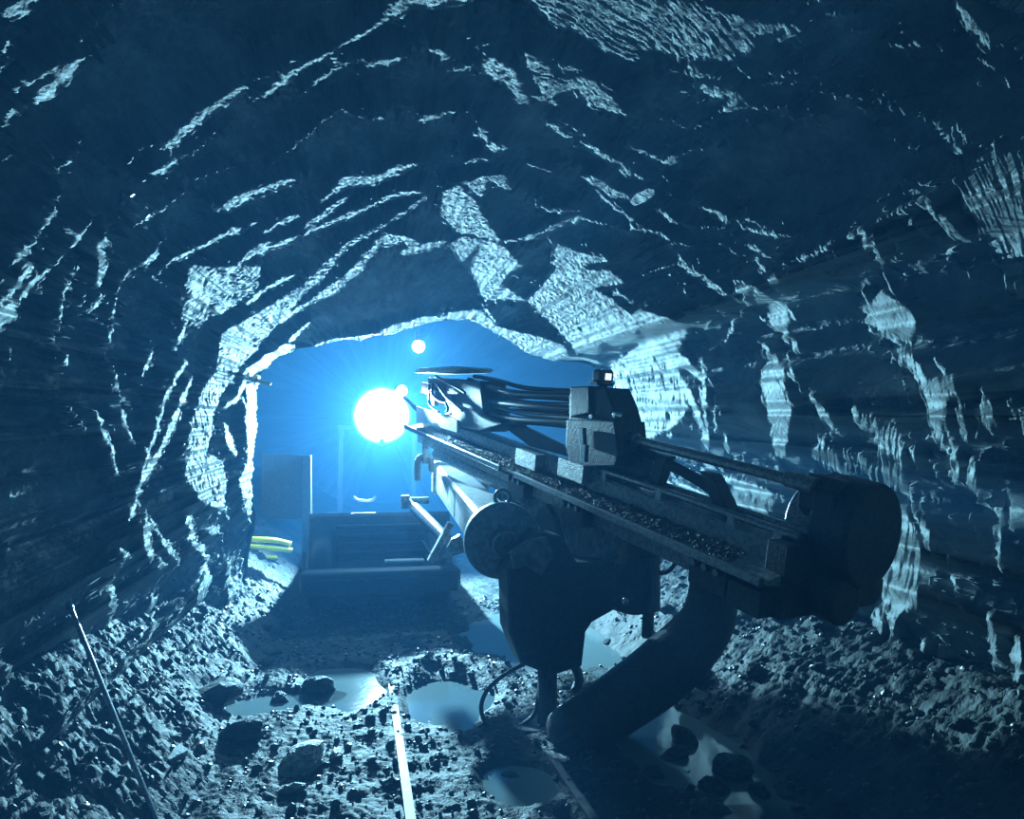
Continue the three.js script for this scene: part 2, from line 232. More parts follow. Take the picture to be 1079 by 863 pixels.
for (let j = 0; j <= NU; j++) {                                        // even out the rock in the lee, round the drift
  const row = Float32Array.from({ length: NT + 1 }, (_, i) => along[i * (NU + 1) + j]), even = smooth(smooth(row, 9), 9);
  for (let i = 0; i <= NT; i++) along[i * (NU + 1) + j] = lerp(row[i], Math.max(row[i] * 0.97, Math.min(row[i] * 1.03, even[i])), calm[i * (NU + 1) + j]);
}

// the walls as one grid, with the roughness of broken rock, then cut into left wall, roof and right wall
const NB = 26, COLS = NU + 1 + NB;                                     // NB coarse rings run on behind the camera
const rockPos = new Float32Array((NT + 1) * COLS * 3), rockUv = new Float32Array((NT + 1) * COLS * 2);
for (let i = 0; i <= NT; i++) {
  const t = lerp(T0, T1, i / NT), dir = AUP.clone().multiplyScalar(Math.cos(t)).addScaledVector(ARIGHT, Math.sin(t));
  let c = 0, R = 0, lastC = 0, lastR = 0;
  for (let j = 0; j < COLS; j++) {
    let rough = 0;
    if (j <= NU) {
      c = along[i * (NU + 1) + j]; R = c * Math.exp(lerp(rimU[i], U1, j / NU)); lastC = c; lastR = R;
      const m = lit[i * (NU + 1) + j], p = EYE.clone().addScaledVector(AXIS, c).addScaledVector(dir, R);
      const low = Math.max(sstep(-1.9, -2.3, t), sstep(1.9, 2.2, t));
      const huge = ridged(p.x * 0.9, p.y * 0.9, p.z * 0.9, 2), big = ridged(p.x * 3.1, p.y * 3.1, p.z * 3.1, 3), fine = ridged(p.x * 17, p.y * 17, p.z * 17, 3), tiny = fbm(p.x * 60, p.y * 60, p.z * 60, 2);
      const far = calm[i * (NU + 1) + j]; rough = lerp(far * (0.05 * Math.max(0, 0.5 + huge) + 0.03 * Math.max(0, 0.5 + big)) + (0.002 + 0.006 * far) * (0.8 + fine), 0.007 * fine + 0.006 * tiny, m) + low * (0.07 * big + 0.03 * fine);
    } else {
      const k = (j - NU) / NB; c = lastC - k * (lastC + 4.5); R = lerp(lastR, wantAt(t) * 1.05, Math.min(1, k * 3)) + 0.12 * fbm(t * 5, c * 1.3, 2, 3);
      if (j === COLS - 1) R = 0.02;                                    // the working face behind the camera
    }
    const p = EYE.clone().addScaledVector(AXIS, c).addScaledVector(dir, R + rough), o = i * COLS + j;
    rockPos.set([p.x, p.y, p.z], o * 3); rockUv.set([t * 2.6, c], o * 2);
  }
}
const gridGeo = (pos, uv, cols, i0, i1) => {
  const rows = i1 - i0 + 1, idx = new Uint32Array((rows - 1) * (cols - 1) * 6), g = new THREE.BufferGeometry(); let k = 0;
  for (let i = 0; i < rows - 1; i++) for (let j = 0; j < cols - 1; j++) { const a = i * cols + j, b = a + cols; idx[k++] = a; idx[k++] = b; idx[k++] = a + 1; idx[k++] = b; idx[k++] = b + 1; idx[k++] = a + 1; }
  g.setAttribute('position', new THREE.BufferAttribute(pos.slice(i0 * cols * 3, (i1 + 1) * cols * 3), 3));
  g.setAttribute('uv', new THREE.BufferAttribute(uv.slice(i0 * cols * 2, (i1 + 1) * cols * 2), 2));
  g.setIndex(new THREE.BufferAttribute(idx, 1)); return g;
};
const whole = gridGeo(rockPos, rockUv, COLS, 0, NT); whole.computeVertexNormals();
const wholeN = whole.attributes.normal.array;
const cutWall = (t0, t1) => { const i0 = Math.max(0, Math.round((t0 - T0) / (T1 - T0) * NT)), i1 = Math.min(NT, Math.round((t1 - T0) / (T1 - T0) * NT)), g = gridGeo(rockPos, rockUv, COLS, i0, i1); g.setAttribute('normal', new THREE.BufferAttribute(wholeN.slice(i0 * COLS * 3, (i1 + 1) * COLS * 3), 3)); return g; };
struct('wall_left', cutWall(T0, -0.95), M.rock, 'rough blasted rock wall on the left of the drift');
struct('ceiling', cutWall(-0.95, 0.95), M.rock, 'jagged blasted rock roof of the drift');
struct('wall_right', cutWall(0.95, T1), M.rock, 'broken rock wall on the right, behind the drill feed');
// drift beyond the rim, shape widened to hide its lit walls, with closed end
{
  const n = 240, m = 40, pos = new Float32Array((n + 1) * (m + 1) * 3), uv = new Float32Array((n + 1) * (m + 1) * 2);
  for (let i = 0; i <= n; i++) {
    const t = lerp(T0, T1, i / n), dir = AUP.clone().multiplyScalar(Math.cos(t)).addScaledVector(ARIGHT, Math.sin(t)), r0 = FARC * rimAt(t);
    for (let j = 0; j <= m; j++) {
      const k = j / m, c = FARC + (j === m ? 13 : k * 13), R = j === m ? 0.01 : r0 + 0.02 + (4.6 + 0.5 * N3(t * 3, c * 0.7, 4)) * sstep(0, 0.09, k) + 0.1 * fbm(t * 8, c * 2, 1, 3) * sstep(0, 0.1, k);
      const p = EYE.clone().addScaledVector(AXIS, c).addScaledVector(dir, R), o = i * (m + 1) + j; pos.set([p.x, p.y, p.z], o * 3); uv.set([t * 2.6, c], o * 2);
    }
  }
  const g = gridGeo(pos, uv, m + 1, 0, n); g.computeVertexNormals();
  struct('wall_far', g, M.rock, 'hazy dark rock of the drift beyond the arch');
}

// ---------------------------------------------------------------- the wet floor: muck, puddles, heaps along the walls
const PONDS = [   // [x, z, half width, half length, turn]
  [-0.12, -4.95, 0.24, 0.42, 0.15], [-0.62, -4.72, 0.38, 0.16, 0.2], [0.55, -4.55, 0.26, 0.42, -0.1], [1.7, -3.65, 0.34, 0.72, 0.1], [1.5, -2.55, 0.38, 0.3, 0.3], [0.75, -3.35, 0.16, 0.2, 0], [1.55, -5.9, 0.6, 0.9, 0.1],
];
const pondAt = (x, z) => { let b = 0; for (const [px, pz, a, l, t] of PONDS) { const dx = x - px, dz = z - pz, c = Math.cos(t), s = Math.sin(t), q = Math.hypot((dx * c - dz * s) / a, (dx * s + dz * c) / l) + 0.35 * N3(x * 3.1, z * 3.1, 6); b = Math.max(b, sstep(1.55, 0.7, q)); } return b; };
function ground(x, z) {
  const left = Math.max(0, -x - 0.72 - 0.18 * N3(z * 0.9, 1, 1) - 0.03 * (z + 5)), right = Math.max(0, x - 1.98 - 0.2 * N3(z * 0.8, 5, 1) + 0.02 * (z + 4));
  let y = 0.65 * Math.min(left, 0.6 + 0.5 * left) + 0.62 * Math.min(right, 0.6 + 0.25 * right);
  const heap = Math.exp(-(((x - 0.62) / 0.45) ** 2) - (((z + 5.35) / 0.7) ** 2)) * 0.05; y += heap;
  const side = Math.min(1, left * 3 + right * 2.5);
  const lumps = Math.max(0, ridged(x * 2.2, z * 2.2, 3, 2)) * 0.035 + 0.03 * fbm(x * 6, z * 6, 9, 3) + (0.010 + 0.014 * side) * ridged(x * 15, z * 17, 5, 3) + 0.01 * N3(x * 45, z * 45, 2) + 0.006 * N3(x * 90, z * 90, 3);
  const pond = pondAt(x, z) * (1 - side);
  return lerp(y + 0.02 + lumps * (1 + 0.7 * side), -0.02, pond);
}
{
  const nx = 420, nz = 520, x0 = -3.2, x1 = 4.2, pos = new Float32Array((nx + 1) * (nz + 1) * 3), uv = new Float32Array((nx + 1) * (nz + 1) * 2);
  for (let j = 0; j <= nz; j++) {
    const k = j / nz, z = -1.6 - 9 * (k * 0.62 + 0.38 * k * k);
    for (let i = 0; i <= nx; i++) { const x = lerp(x0, x1, i / nx), o = j * (nx + 1) + i; pos.set([x, ground(x, z), z], o * 3); uv.set([x, z], o * 2); }
  }
  const g = gridGeo(pos, uv, nx + 1, 0, nz); g.index.array.reverse(); g.computeVertexNormals();
  struct('floor', g, M.muck, 'wet muck and crushed rock covering the floor of the drift');
  const far = new THREE.PlaneGeometry(7.4, 13, 40, 60).rotateX(-Math.PI / 2); { const p = far.attributes.position; for (let i = 0; i < p.count; i++) { const x = p.getX(i) + 0.5, z = p.getZ(i) - 17; p.setXYZ(i, x, ground(x, z) - 0.02, z); } far.computeVertexNormals(); }
  struct('floor', far, M.muck, 'dark floor beyond the arch');
  const near = new THREE.BoxGeometry(7.4, 0.3, 7, 20, 1, 20); near.translate(0.5, -0.1, 1.9); struct('floor', near, M.muck, 'floor behind the camera');
}

// ---------------------------------------------------------------- shapes for machinery
const UP = V(0, 1, 0);
function frameOf(a, b, up = UP) { const f = b.clone().sub(a).normalize(); let u = up.clone().addScaledVector(f, -up.dot(f)); if (u.lengthSq() < 1e-6) u = V(1, 0, 0).addScaledVector(f, -f.x); u.normalize(); return { f, u, s: V(0, 0, 0).crossVectors(u, f) }; }
// a bar of a given cross-section (points [side, up]) between two points, with bevelled ends and edges
function bar(a, b, section, up, bevel = 0.006) {
  const { f, u, s } = frameOf(a, b, up), L = a.distanceTo(b), sh = new THREE.Shape(section.map(([x, y]) => new THREE.Vector2(x, y)));
  const g = new THREE.ExtrudeGeometry(sh, { depth: L - 2 * bevel, steps: 1, bevelEnabled: bevel > 0, bevelThickness: bevel, bevelSize: bevel, bevelOffset: -bevel, bevelSegments: 2, curveSegments: 8 });
  g.translate(0, 0, bevel); g.applyMatrix4(new THREE.Matrix4().makeBasis(s, u, f).setPosition(a)); return g;
}
const rect = (w, h, c = 0) => { const x = w / 2, y = h / 2; return c ? [[-x + c, -y], [x - c, -y], [x, -y + c], [x, y - c], [x - c, y], [-x + c, y], [-x, y - c], [-x, -y + c]] : [[-x, -y], [x, -y], [x, y], [-x, y]]; };
const round = (r, n = 24) => Array.from({ length: n }, (_, i) => [r * Math.cos(i / n * 2 * Math.PI), r * Math.sin(i / n * 2 * Math.PI)]);
const rod = (a, b, r, n = 20, bevel = Math.min(0.006, r * 0.3)) => bar(a, b, round(r, n), UP, bevel);
const hose = (pts, r, seg = 40, n = 10) => new THREE.TubeGeometry(new THREE.CatmullRomCurve3(pts), seg, r, n);
// a swept limb with a radius at every point, rounded at both ends
function limb(pts, radii, n = 28, seg = 48) {
  const curve = new THREE.CatmullRomCurve3(pts), fr = curve.computeFrenetFrames(seg), pos = [], idx = [], uv = [];
  const rings = []; for (let k = 0; k <= 5; k++) rings.push([0, -Math.cos(k / 5 * Math.PI / 2), Math.sin(k / 5 * Math.PI / 2)]); for (let i = 1; i < seg; i++) rings.push([i / seg, 0, 1]); for (let k = 5; k >= 0; k--) rings.push([1, Math.cos(k / 5 * Math.PI / 2), Math.sin(k / 5 * Math.PI / 2)]);
  rings.forEach(([t, off, sc], q) => {
    const i = Math.round(t * seg), p = curve.getPointAt(t), x = t * (radii.length - 1), j = Math.min(radii.length - 2, Math.floor(x)), r = lerp(radii[j], radii[j + 1], x - j);
    p.addScaledVector(fr.tangents[i], off * r * 0.6);
    for (let k = 0; k <= n; k++) { const a = k / n * 2 * Math.PI, w = p.clone().addScaledVector(fr.normals[i], Math.cos(a) * r * Math.max(0.02, sc)).addScaledVector(fr.binormals[i], Math.sin(a) * r * Math.max(0.02, sc)); pos.push(w.x, w.y, w.z); uv.push(k / n * 1.2, t * 1.5); }
    if (q) for (let k = 0; k < n; k++) { const b = q * (n + 1) + k, c = b - n - 1; idx.push(c, c + 1, b, b, c + 1, b + 1); }
  });
  const g = new THREE.BufferGeometry(); g.setAttribute('position', new THREE.Float32BufferAttribute(pos, 3)); g.setAttribute('uv', new THREE.Float32BufferAttribute(uv, 2)); g.setIndex(idx); g.computeVertexNormals(); return g;
}
// a plate: an outline in the plane through o spanned by ex, ey, of a given thickness along their normal
function plate(o, ex, ey, outline, thick, bevel = 0.006) {
  const n = V(0, 0, 0).crossVectors(ex, ey), g = new THREE.ExtrudeGeometry(new THREE.Shape(outline.map(([x, y]) => new THREE.Vector2(x, y))), { depth: thick - 2 * bevel, bevelEnabled: true, bevelThickness: bevel, bevelSize: bevel, bevelOffset: -bevel, bevelSegments: 2, curveSegments: 10 });
  g.translate(0, 0, bevel - thick / 2); g.applyMatrix4(new THREE.Matrix4().makeBasis(ex, ey, n).setPosition(o)); return g;
}
const rbox = (w, h, d, r, p, rot) => { const g = new RoundedBoxGeometry(w, h, d, 3, r); if (rot) g.applyMatrix4(rot); g.translate(p.x, p.y, p.z); return g; };
// an outline of photograph points laid on the plane across the drift at a distance z
const acrossPlate = (z, pts, thick, bevel) => { const o = V(0, 0, -z), q = []; for (let i = 0; i < pts.length; i += 2) { const p = at(pts[i], pts[i + 1], z); q.push([p.x, p.y]); } return plate(o, V(1, 0, 0), V(0, 1, 0), q, thick, bevel); };
function thing(name, label, category, base, group) { const g = new THREE.Group(); g.name = numbered(name); g.position.copy(base); tag(g, label, category, group); scene.add(g); g.updateMatrixWorld(true); return g; }
// parts are shaped where they stand and then measured from their thing's base
const baseOf = (o) => { const p = V(0, 0, 0); for (let q = o; q && q !== scene; q = q.parent) p.add(q.position); return p; };
function part(name, geo, mat, parent, label) { const g = Array.isArray(geo) ? join(geo) : geo, b = baseOf(parent); g.translate(-b.x, -b.y, -b.z); const m = mesh(name, g, mat, parent); if (label) m.userData.label = label; return m; }

M.paint = new THREE.MeshStandardMaterial({ color: new THREE.Color(0.6, 0.64, 0.64), map: repeat(dirtMap, 1.5), bumpMap: repeat(dirtBump, 2), bumpScale: 0.002, roughness: 0.45 });
M.mud = new THREE.MeshStandardMaterial({ color: new THREE.Color(0.8, 0.84, 0.84), map: repeat(rockMap, 3), bumpMap: repeat(dirtBump, 4), bumpScale: 0.012, roughness: 0.5 });
M.dark = new THREE.MeshStandardMaterial({ color: new THREE.Color(0.07, 0.075, 0.08), map: repeat(dirtMap, 2), bumpMap: repeat(dirtBump, 3), bumpScale: 0.002, roughness: 0.5 });
M.steel = new THREE.MeshStandardMaterial({ color: new THREE.Color(0.55, 0.57, 0.58), metalness: 0.75, roughness: 0.32, map: repeat(dirtMap, 3) });
M.chrome = new THREE.MeshStandardMaterial({ color: new THREE.Color(0.8, 0.82, 0.83), metalness: 0.95, roughness: 0.16 });
M.rubber = new THREE.MeshStandardMaterial({ color: new THREE.Color(0.025, 0.026, 0.028), roughness: 0.38 });
M.white = new THREE.MeshStandardMaterial({ color: new THREE.Color(0.75, 0.78, 0.78), roughness: 0.5, map: repeat(dirtMap, 2) });
M.yellow = new THREE.MeshStandardMaterial({ color: new THREE.Color(0.85, 0.72, 0.05), roughness: 0.45 });
M.stone = new THREE.MeshPhysicalMaterial({ specularIntensity: 0.3, color: new THREE.Color(0.17, 0.19, 0.19), map: repeat(rockMap, 1.5), bumpMap: repeat(grainMap, 2), bumpScale: 0.008, roughness: 0.6, flatShading: false });
M.gravel = new THREE.MeshPhysicalMaterial({ specularIntensity: 0.7, color: new THREE.Color(0.22, 0.24, 0.24), map: repeat(rockMap, 1.5), roughness: 0.32 });
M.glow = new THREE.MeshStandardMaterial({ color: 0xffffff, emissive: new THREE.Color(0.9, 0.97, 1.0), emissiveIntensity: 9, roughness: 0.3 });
M.dimGlow = new THREE.MeshStandardMaterial({ color: 0xffffff, emissive: new THREE.Color(0.85, 0.97, 1.0), emissiveIntensity: 1.1, roughness: 0.4 });

// ---------------------------------------------------------------- the drilling rig
const rig = thing('drilling_rig', 'tunnel drilling rig with long drill feed reaching towards the viewer', 'drilling rig', V(0.5, 0, -7));
// the feed: t metres from its far end, u up, s to the left
const FFAR = at(448, 445, 7.4), FNEAR = at(845, 600, 2.8), FL = FFAR.distanceTo(FNEAR);
const { f: FD, u: FU, s: fright } = frameOf(FFAR, FNEAR), FS = fright.clone().negate();
const fp = (t, u, s = 0) => FFAR.clone().addScaledVector(FD, t).addScaledVector(FU, u).addScaledVector(FS, s);
const onSide = (x, y, s) => { const d = sight(x, y), o = fp(0.00, 0, s), k = o.clone().sub(EYE).dot(FS) / d.dot(FS), q = EYE.clone().addScaledVector(d, k).sub(FFAR); return [q.dot(FD), q.dot(FU)]; };
const onEnd = (x, y, t) => { const d = sight(x, y), k = fp(t, 0).sub(EYE).dot(FD) / d.dot(FD); return EYE.clone().addScaledVector(d, k); };
const sidePlate = (pts, s, thick, bevel) => { const q = []; for (let i = 0; i < pts.length; i += 2) q.push(onSide(pts[i], pts[i + 1], s)); return plate(fp(0.00, 0, s), FD, FU, q, thick, bevel); };
const fbar = (t0, t1, sec, u = 0, s = 0, bevel) => bar(fp(t0, u, s), fp(t1, u, s), sec.map(([a, b]) => [-a, b]).reverse(), FU, bevel);
const fbox = (t0, t1, u0, u1, s0, s1, bevel = 0.008) => fbar(t0, t1, [[s0, u0], [s1, u0], [s1, u1], [s0, u1]], 0, 0, bevel);

// beam with a wide gravel ledge and a lower rail
const feed = part('feed_beam', fbar(0.04, FL, [[-0.13, 0.1], [-0.13, -0.205], [0.09, -0.205], [0.09, -0.13], [0.05, -0.118], [0.05, -0.075], [0.21, -0.06], [0.21, -0.036], [0.05, 0.0], [0.05, 0.088], [0.035, 0.1]], 0, 0, 0.004), M.paint, rig);
part('edge_rail', [fbar(0.00, 2.26, rect(0.03, 0.045, 0.006), -0.05, 0.225), fbar(2.50, FL - 0.02, rect(0.03, 0.045, 0.006), -0.05, 0.225)], M.steel, feed, 'bright worn steel edge rail');
part('top_rail', [rod(fp(3.18, 0.147, 0.03), fp(FL, 0.147, 0.03), 0.021), rod(fp(3.18, 0.147, -0.09), fp(FL, 0.147, -0.09), 0.021), ...[3.36, 3.90, 4.46, 4.75].map((t) => fbox(t - 0.03, t + 0.03, 0.09, 0.145, -0.11, 0.05))], M.steel, feed);
for (const t of [2.43, 3.22, 4.46]) {                               // slide clamps with bolts along the lower rail
  const c = part('slide_clamp', fbox(t - 0.13, t + 0.13, -0.225, -0.085, 0.06, 0.17, 0.01), M.dark, feed);
  for (const q of [-0.08, 0, 0.08]) part('bolt', rod(fp(t + q, -0.11, 0.16), fp(t + q, -0.11, 0.2), 0.02, 6, 0.003), M.steel, c);
}
for (const [t, u] of [[2.47, 0.02], [3.09, 0.06]]) part('slide_plate', fbox(t - 0.16, t + 0.16, u - 0.02, u + 0.1, 0.05, 0.13, 0.008), M.mud, feed, 'mud spattered slide plate');
part('front_stop', [fbox(FL - 0.1, FL + 0.02, -0.22, 0.12, -0.16, 0.13), fbox(FL - 0.22, FL - 0.02, -0.22, -0.1, 0.1, 0.22)], M.dark, feed);
// lumps of mud and gravel lying on the ledge
const pebbleGeo = (k) => { const g = new THREE.IcosahedronGeometry(1, k); const p = g.attributes.position; for (let i = 0; i < p.count; i++) { const v = V(p.getX(i), p.getY(i), p.getZ(i)); v.multiplyScalar(1 + 0.35 * N3(v.x * 1.7 + 4, v.y * 1.7, v.z * 1.7 + 2)); p.setXYZ(i, v.x, v.y * 0.75, v.z); } g.computeVertexNormals(); return g; };
{
  const n = 2600, im = new THREE.InstancedMesh(pebbleGeo(0), M.mud, n), b = baseOf(feed), m = new THREE.Matrix4(); im.name = 'ledge_gravel'; im.userData.kind = 'stuff'; im.castShadow = im.receiveShadow = true;
  for (let i = 0; i < n; i++) { const t = rr(0.3, FL - 0.25), s = rr(0.055, 0.205), r = rr(0.004, 0.013), p = fp(t, -0.001 - (s - 0.05) * 0.22 + r * 0.3, s).sub(b); m.compose(p, new THREE.Quaternion().setFromEuler(new THREE.Euler(rr(0, 6), rr(0, 6), rr(0, 6))), V(r * rr(0.8, 1.6), r, r * rr(0.8, 1.6))); im.setMatrixAt(i, m); }
  feed.add(im);
}
// drill steel, its frame and the rock drill
const steel = part('drill_steel', rod(fp(3.32, 0.388), fp(FL + 0.02, 0.388), 0.029), M.steel, rig, 'long round drill steel above the feed');
part('coupling', rod(fp(3.37, 0.388), fp(3.60, 0.388), 0.042), M.steel, steel);
part('coupling', rod(fp(FL - 0.14, 0.388), fp(FL + 0.02, 0.388), 0.04), M.steel, steel);
const guard = part('guard_frame', hose([fp(3.48, 0.345, -0.05), fp(3.84, 0.29, -0.05), fp(4.16, 0.235, -0.05), fp(4.32, 0.18, -0.05), fp(4.36, 0.1, -0.05)], 0.032, 30, 12), M.dark, rig);
part('strut', sidePlate([698, 478, 708, 481, 697, 512, 685, 510], -0.05, 0.07), M.dark, guard);
part('strut', sidePlate([742, 496, 756, 500, 776, 542, 760, 540], -0.05, 0.08), M.dark, guard);
part('strut', sidePlate([640, 455, 668, 466, 690, 500, 660, 512, 636, 500], -0.06, 0.1), M.dark, guard);
const drifter = part('rock_drill', [sidePlate([612, 442, 664, 444, 668, 480, 664, 492, 616, 492, 611, 470], 0, 0.24, 0.012), sidePlate([612, 415, 628, 408, 651, 409, 657, 422, 660, 430, 664, 446, 612, 448], -0.01, 0.2, 0.015)], M.dark, rig, 'dark rock drill unit riding on the feed');
part('drill_cowl', sidePlate([610, 408, 630, 407, 630, 436, 610, 440], 0.05, 0.14, 0.01), M.dark, drifter);
part('side_bracket', [sidePlate([611, 451, 616, 451, 617, 470, 612, 470], 0.14, 0.03), sidePlate([613, 468, 619, 469, 618, 487, 613, 486], 0.15, 0.03)], M.steel, drifter);
for (const [x, y] of [[623.5, 439], [648, 437]]) { const [t, u] = onSide(x, y, 0.14); part('bolt', rod(fp(t, u, 0.1), fp(t, u, 0.15), 0.018, 10, 0.004), M.chrome, drifter); }
{
  const [t, u] = onSide(636.5, 396.5, 0), b = part('indicator_box', fbar(t - 0.05, t + 0.03, rect(0.115, 0.085, 0.015), u, 0, 0.008), M.dark, rig, 'small dark box with a lit panel on top of the rock drill');
  part('post', [bar(fp(t, 0.66), fp(t, u - 0.03), rect(0.05, 0.04, 0.006), FD), fbox(t - 0.05, t + 0.05, 0.69, 0.71, -0.05, 0.08)], M.dark, b);
  const lit0 = part('display_light', fbox(t + 0.028, t + 0.036, u - 0.022, u + 0.022, -0.035, 0.012, 0.002), M.dimGlow, b, 'small white lit panel');
}
// hose bundle from the rear hose guide to the rock drill
const bundle = [];
for (let i = 0; i < 9; i++) {
  const a = i / 8, u0 = lerp(0.6, 0.3, a), u1 = lerp(0.63, 0.38, a), s = 0.06 * Math.sin(i * 2.1);
  part('hose', hose([fp(1.17, u0 - 0.01, s), fp(1.65, u0 - 0.005 - 0.03 * (i % 3), s + 0.02), fp(2.21, (u0 + u1) / 2 - 0.035 - 0.012 * (i % 2), s + 0.03), fp(3.02, u1, s * 0.7)], i % 3 === 1 ? 0.026 : 0.019, 30, 8), i === 6 ? M.steel : M.rubber, rig, 'hydraulic hose between hose guide and rock drill');
}
const guide = part('hose_guide', [sidePlate([463, 398, 520, 402, 524, 436, 545, 447, 520, 455, 484, 448, 484, 430, 462, 422], 0, 0.26, 0.02), sidePlate([500, 425, 545, 445, 640, 492, 560, 470], -0.08, 0.05, 0.008)], M.dark, rig);
part('top_plate', sidePlate([452, 392, 458, 388.5, 500, 387, 503, 389, 498, 392.5, 455, 394], 0.02, 0.34, 0.004), M.paint, guide);
part('white_plate', sidePlate([440, 428, 455, 433, 483, 443, 483, 456, 466, 451, 462, 446, 440, 446], 0.14, 0.03, 0.004), M.white, guide, 'pale plate at the far end of the feed');
for (const q of [[459, 396, 472, 404, 482, 409, 490, 414], [456, 404, 455, 414, 463, 423, 470, 425], [453, 412, 452, 424, 458, 432, 462, 434], [460, 404, 470, 418, 480, 427, 487, 433], [470, 425, 472, 431, 470, 436, 475, 436]]) {
  const pts = []; for (let i = 0; i < q.length; i += 2) { const [t, u] = onSide(q[i], q[i + 1], 0.17); pts.push(fp(t, u, 0.17)); }
  part('short_hose', hose(pts, 0.014, 20, 8), M.rubber, guide);
}
part('cylinder_block', fbox(0.29, 0.48, 0.35, 0.45, 0.12, 0.18), M.steel, guide);
part('cylinder_block', fbox(0.57, 0.65, 0.25, 0.4, 0.12, 0.17), M.steel, guide);
part('cylinder_block', fbox(0.92, 1.02, 0.32, 0.4, 0.12, 0.16), M.steel, guide);
part('feed_cylinder', [rod(fp(0.57, -0.235, 0.07), fp(2.40, -0.235, 0.07), 0.055), rod(fp(2.32, -0.235, 0.07), fp(2.45, -0.235, 0.07), 0.07)], M.paint, rig, 'round feed cylinder under the far half of the beam');
part('hanger', bar(fp(0.43, -0.07, 0.15), fp(0.48, -0.36, 0.15), rect(0.06, 0.03, 0.005)), M.paint, rig);
part('hanger', bar(fp(1.70, -0.2, 0.06), fp(1.70, -0.45, 0.06), rect(0.07, 0.03, 0.005)), M.paint, rig);
// front centraliser: a round hood and its jaws
const hood = part('front_hood', [bar(onEnd(880, 553, FL - 0.02), onEnd(880, 553, FL - 0.02).addScaledVector(FD, 0.2), round(0.205, 40).map(([x, y]) => [x, y * 1.18]), FU, 0.02), bar(onEnd(852, 520, FL - 0.1), onEnd(852, 520, FL - 0.1).addScaledVector(FD, 0.2), rect(0.16, 0.2, 0.05), FU, 0.015)], M.dark, rig, 'black round hood at the near end of the drill feed');
part('jaw', [bar(onEnd(862, 622, FL), onEnd(862, 622, FL).addScaledVector(FD, 0.15), round(0.115, 28), FU, 0.02), bar(onEnd(893, 612, FL), onEnd(893, 612, FL).addScaledVector(FD, 0.12), rect(0.2, 0.17, 0.05), FU, 0.015)], M.dark, hood);
part('rim_plate', bar(onEnd(880, 556, FL - 0.06), onEnd(880, 556, FL - 0.02), round(0.222, 40).map(([x, y]) => [x, y * 1.16]), FU, 0.008), M.steel, hood);
part('jaw_pin', bar(onEnd(846, 586, FL - 0.06), onEnd(846, 640, FL - 0.03), rect(0.05, 0.05, 0.008), FD), M.steel, hood);

// boom: box arm with lettering, round flange, head and cradle
const B0 = at(472, 504, 7.4), B1 = at(527, 567, 4.45);
const boom = part('boom_arm', [bar(B0, B1, rect(0.27, 0.3, 0.025), UP, 0.01)], M.paint, rig, 'square boom arm lit along its top');
const bf = frameOf(B0, B1);
part('boom_collar', bar(B0.clone().addScaledVector(bf.f, -0.12), B0.clone().addScaledVector(bf.f, 0.02), rect(0.33, 0.36, 0.03), UP, 0.012), M.paint, boom);
{
  const cv = document.createElement('canvas'); cv.width = 512; cv.height = 128; const c = cv.getContext('2d');
  c.fillStyle = 'rgb(112,118,120)'; c.fillRect(0, 0, 512, 128); c.fillStyle = 'rgb(222,228,230)'; c.font = 'bold 118px sans-serif'; c.textAlign = 'center'; c.textBaseline = 'middle'; c.fillText('WUXA', 256, 66, 480);
  const tx = new THREE.CanvasTexture(cv); tx.colorSpace = THREE.SRGBColorSpace;
  const g = new THREE.BoxGeometry(1.5, 0.22, 0.004); // painted panel on the left flank
  const mid = B0.clone().addScaledVector(bf.f, 0.9).addScaledVector(bf.s, -0.137);
  g.applyMatrix4(new THREE.Matrix4().makeBasis(bf.f, bf.u, bf.s.clone().negate()).setPosition(mid));
  part('lettering', g, new THREE.MeshStandardMaterial({ map: tx, roughness: 0.5 }), boom, 'pale block letters painted on the boom');
}
const FLG = B1.clone().addScaledVector(bf.f, 0.02);
const flange = part('flange', [bar(FLG, FLG.clone().addScaledVector(bf.f, 0.07), round(0.25, 48), UP, 0.012), bar(FLG.clone().addScaledVector(bf.f, -0.05), FLG.clone().addScaledVector(bf.f, 0.0), round(0.23, 48), UP, 0.008)], M.paint, rig, 'large round flange on the boom');
part('lifting_eye', (() => { const g = new THREE.TorusGeometry(0.048, 0.013, 10, 24); g.applyMatrix4(new THREE.Matrix4().makeBasis(bf.s, bf.u, bf.f).setPosition(FLG.clone().addScaledVector(bf.u, 0.275).addScaledVector(bf.f, 0.02))); return g; })(), M.steel, flange);
part('hub', [rod(FLG.clone().addScaledVector(bf.f, 0.06), FLG.clone().addScaledVector(bf.f, 0.2), 0.09, 32, 0.01)], M.steel, flange);
const head = part('boom_head', [acrossPlate(4.2, [529, 598, 545, 575, 562, 558, 585, 562, 601, 589, 640, 590, 640, 637, 617, 650, 610, 660, 606, 695, 575, 705, 543, 692, 531, 661], 0.3, 0.02)], M.dark, rig, 'dark heavy boom head hanging below the feed');
part('hex_bracket', acrossPlate(4.02, [537, 582, 556, 569, 574, 565, 583, 585, 569, 607, 552, 596, 541, 599], 0.06, 0.008), M.mud, head);
part('fin', sidePlate([566, 548, 570, 534, 578, 531, 586, 544, 594, 575, 598, 604, 588, 600, 578, 566], 0.16, 0.05, 0.01), M.dark, head);
const cradle = part('cradle_plate', sidePlate([520, 503, 585, 532, 655, 562, 645, 598, 604, 588, 575, 560, 548, 540, 528, 528], 0.02, 0.06, 0.008), M.mud, rig, 'mud spattered plate between boom and feed');
const swivel = part('swivel_drum', [rod(at(669, 548, 4.3), at(669, 642, 4.3), 0.165, 36, 0.02), rod(at(669, 585, 4.3), at(669, 592, 4.3), 0.178, 36, 0.006)], M.dark, rig, 'dark swivel drum under the feed');
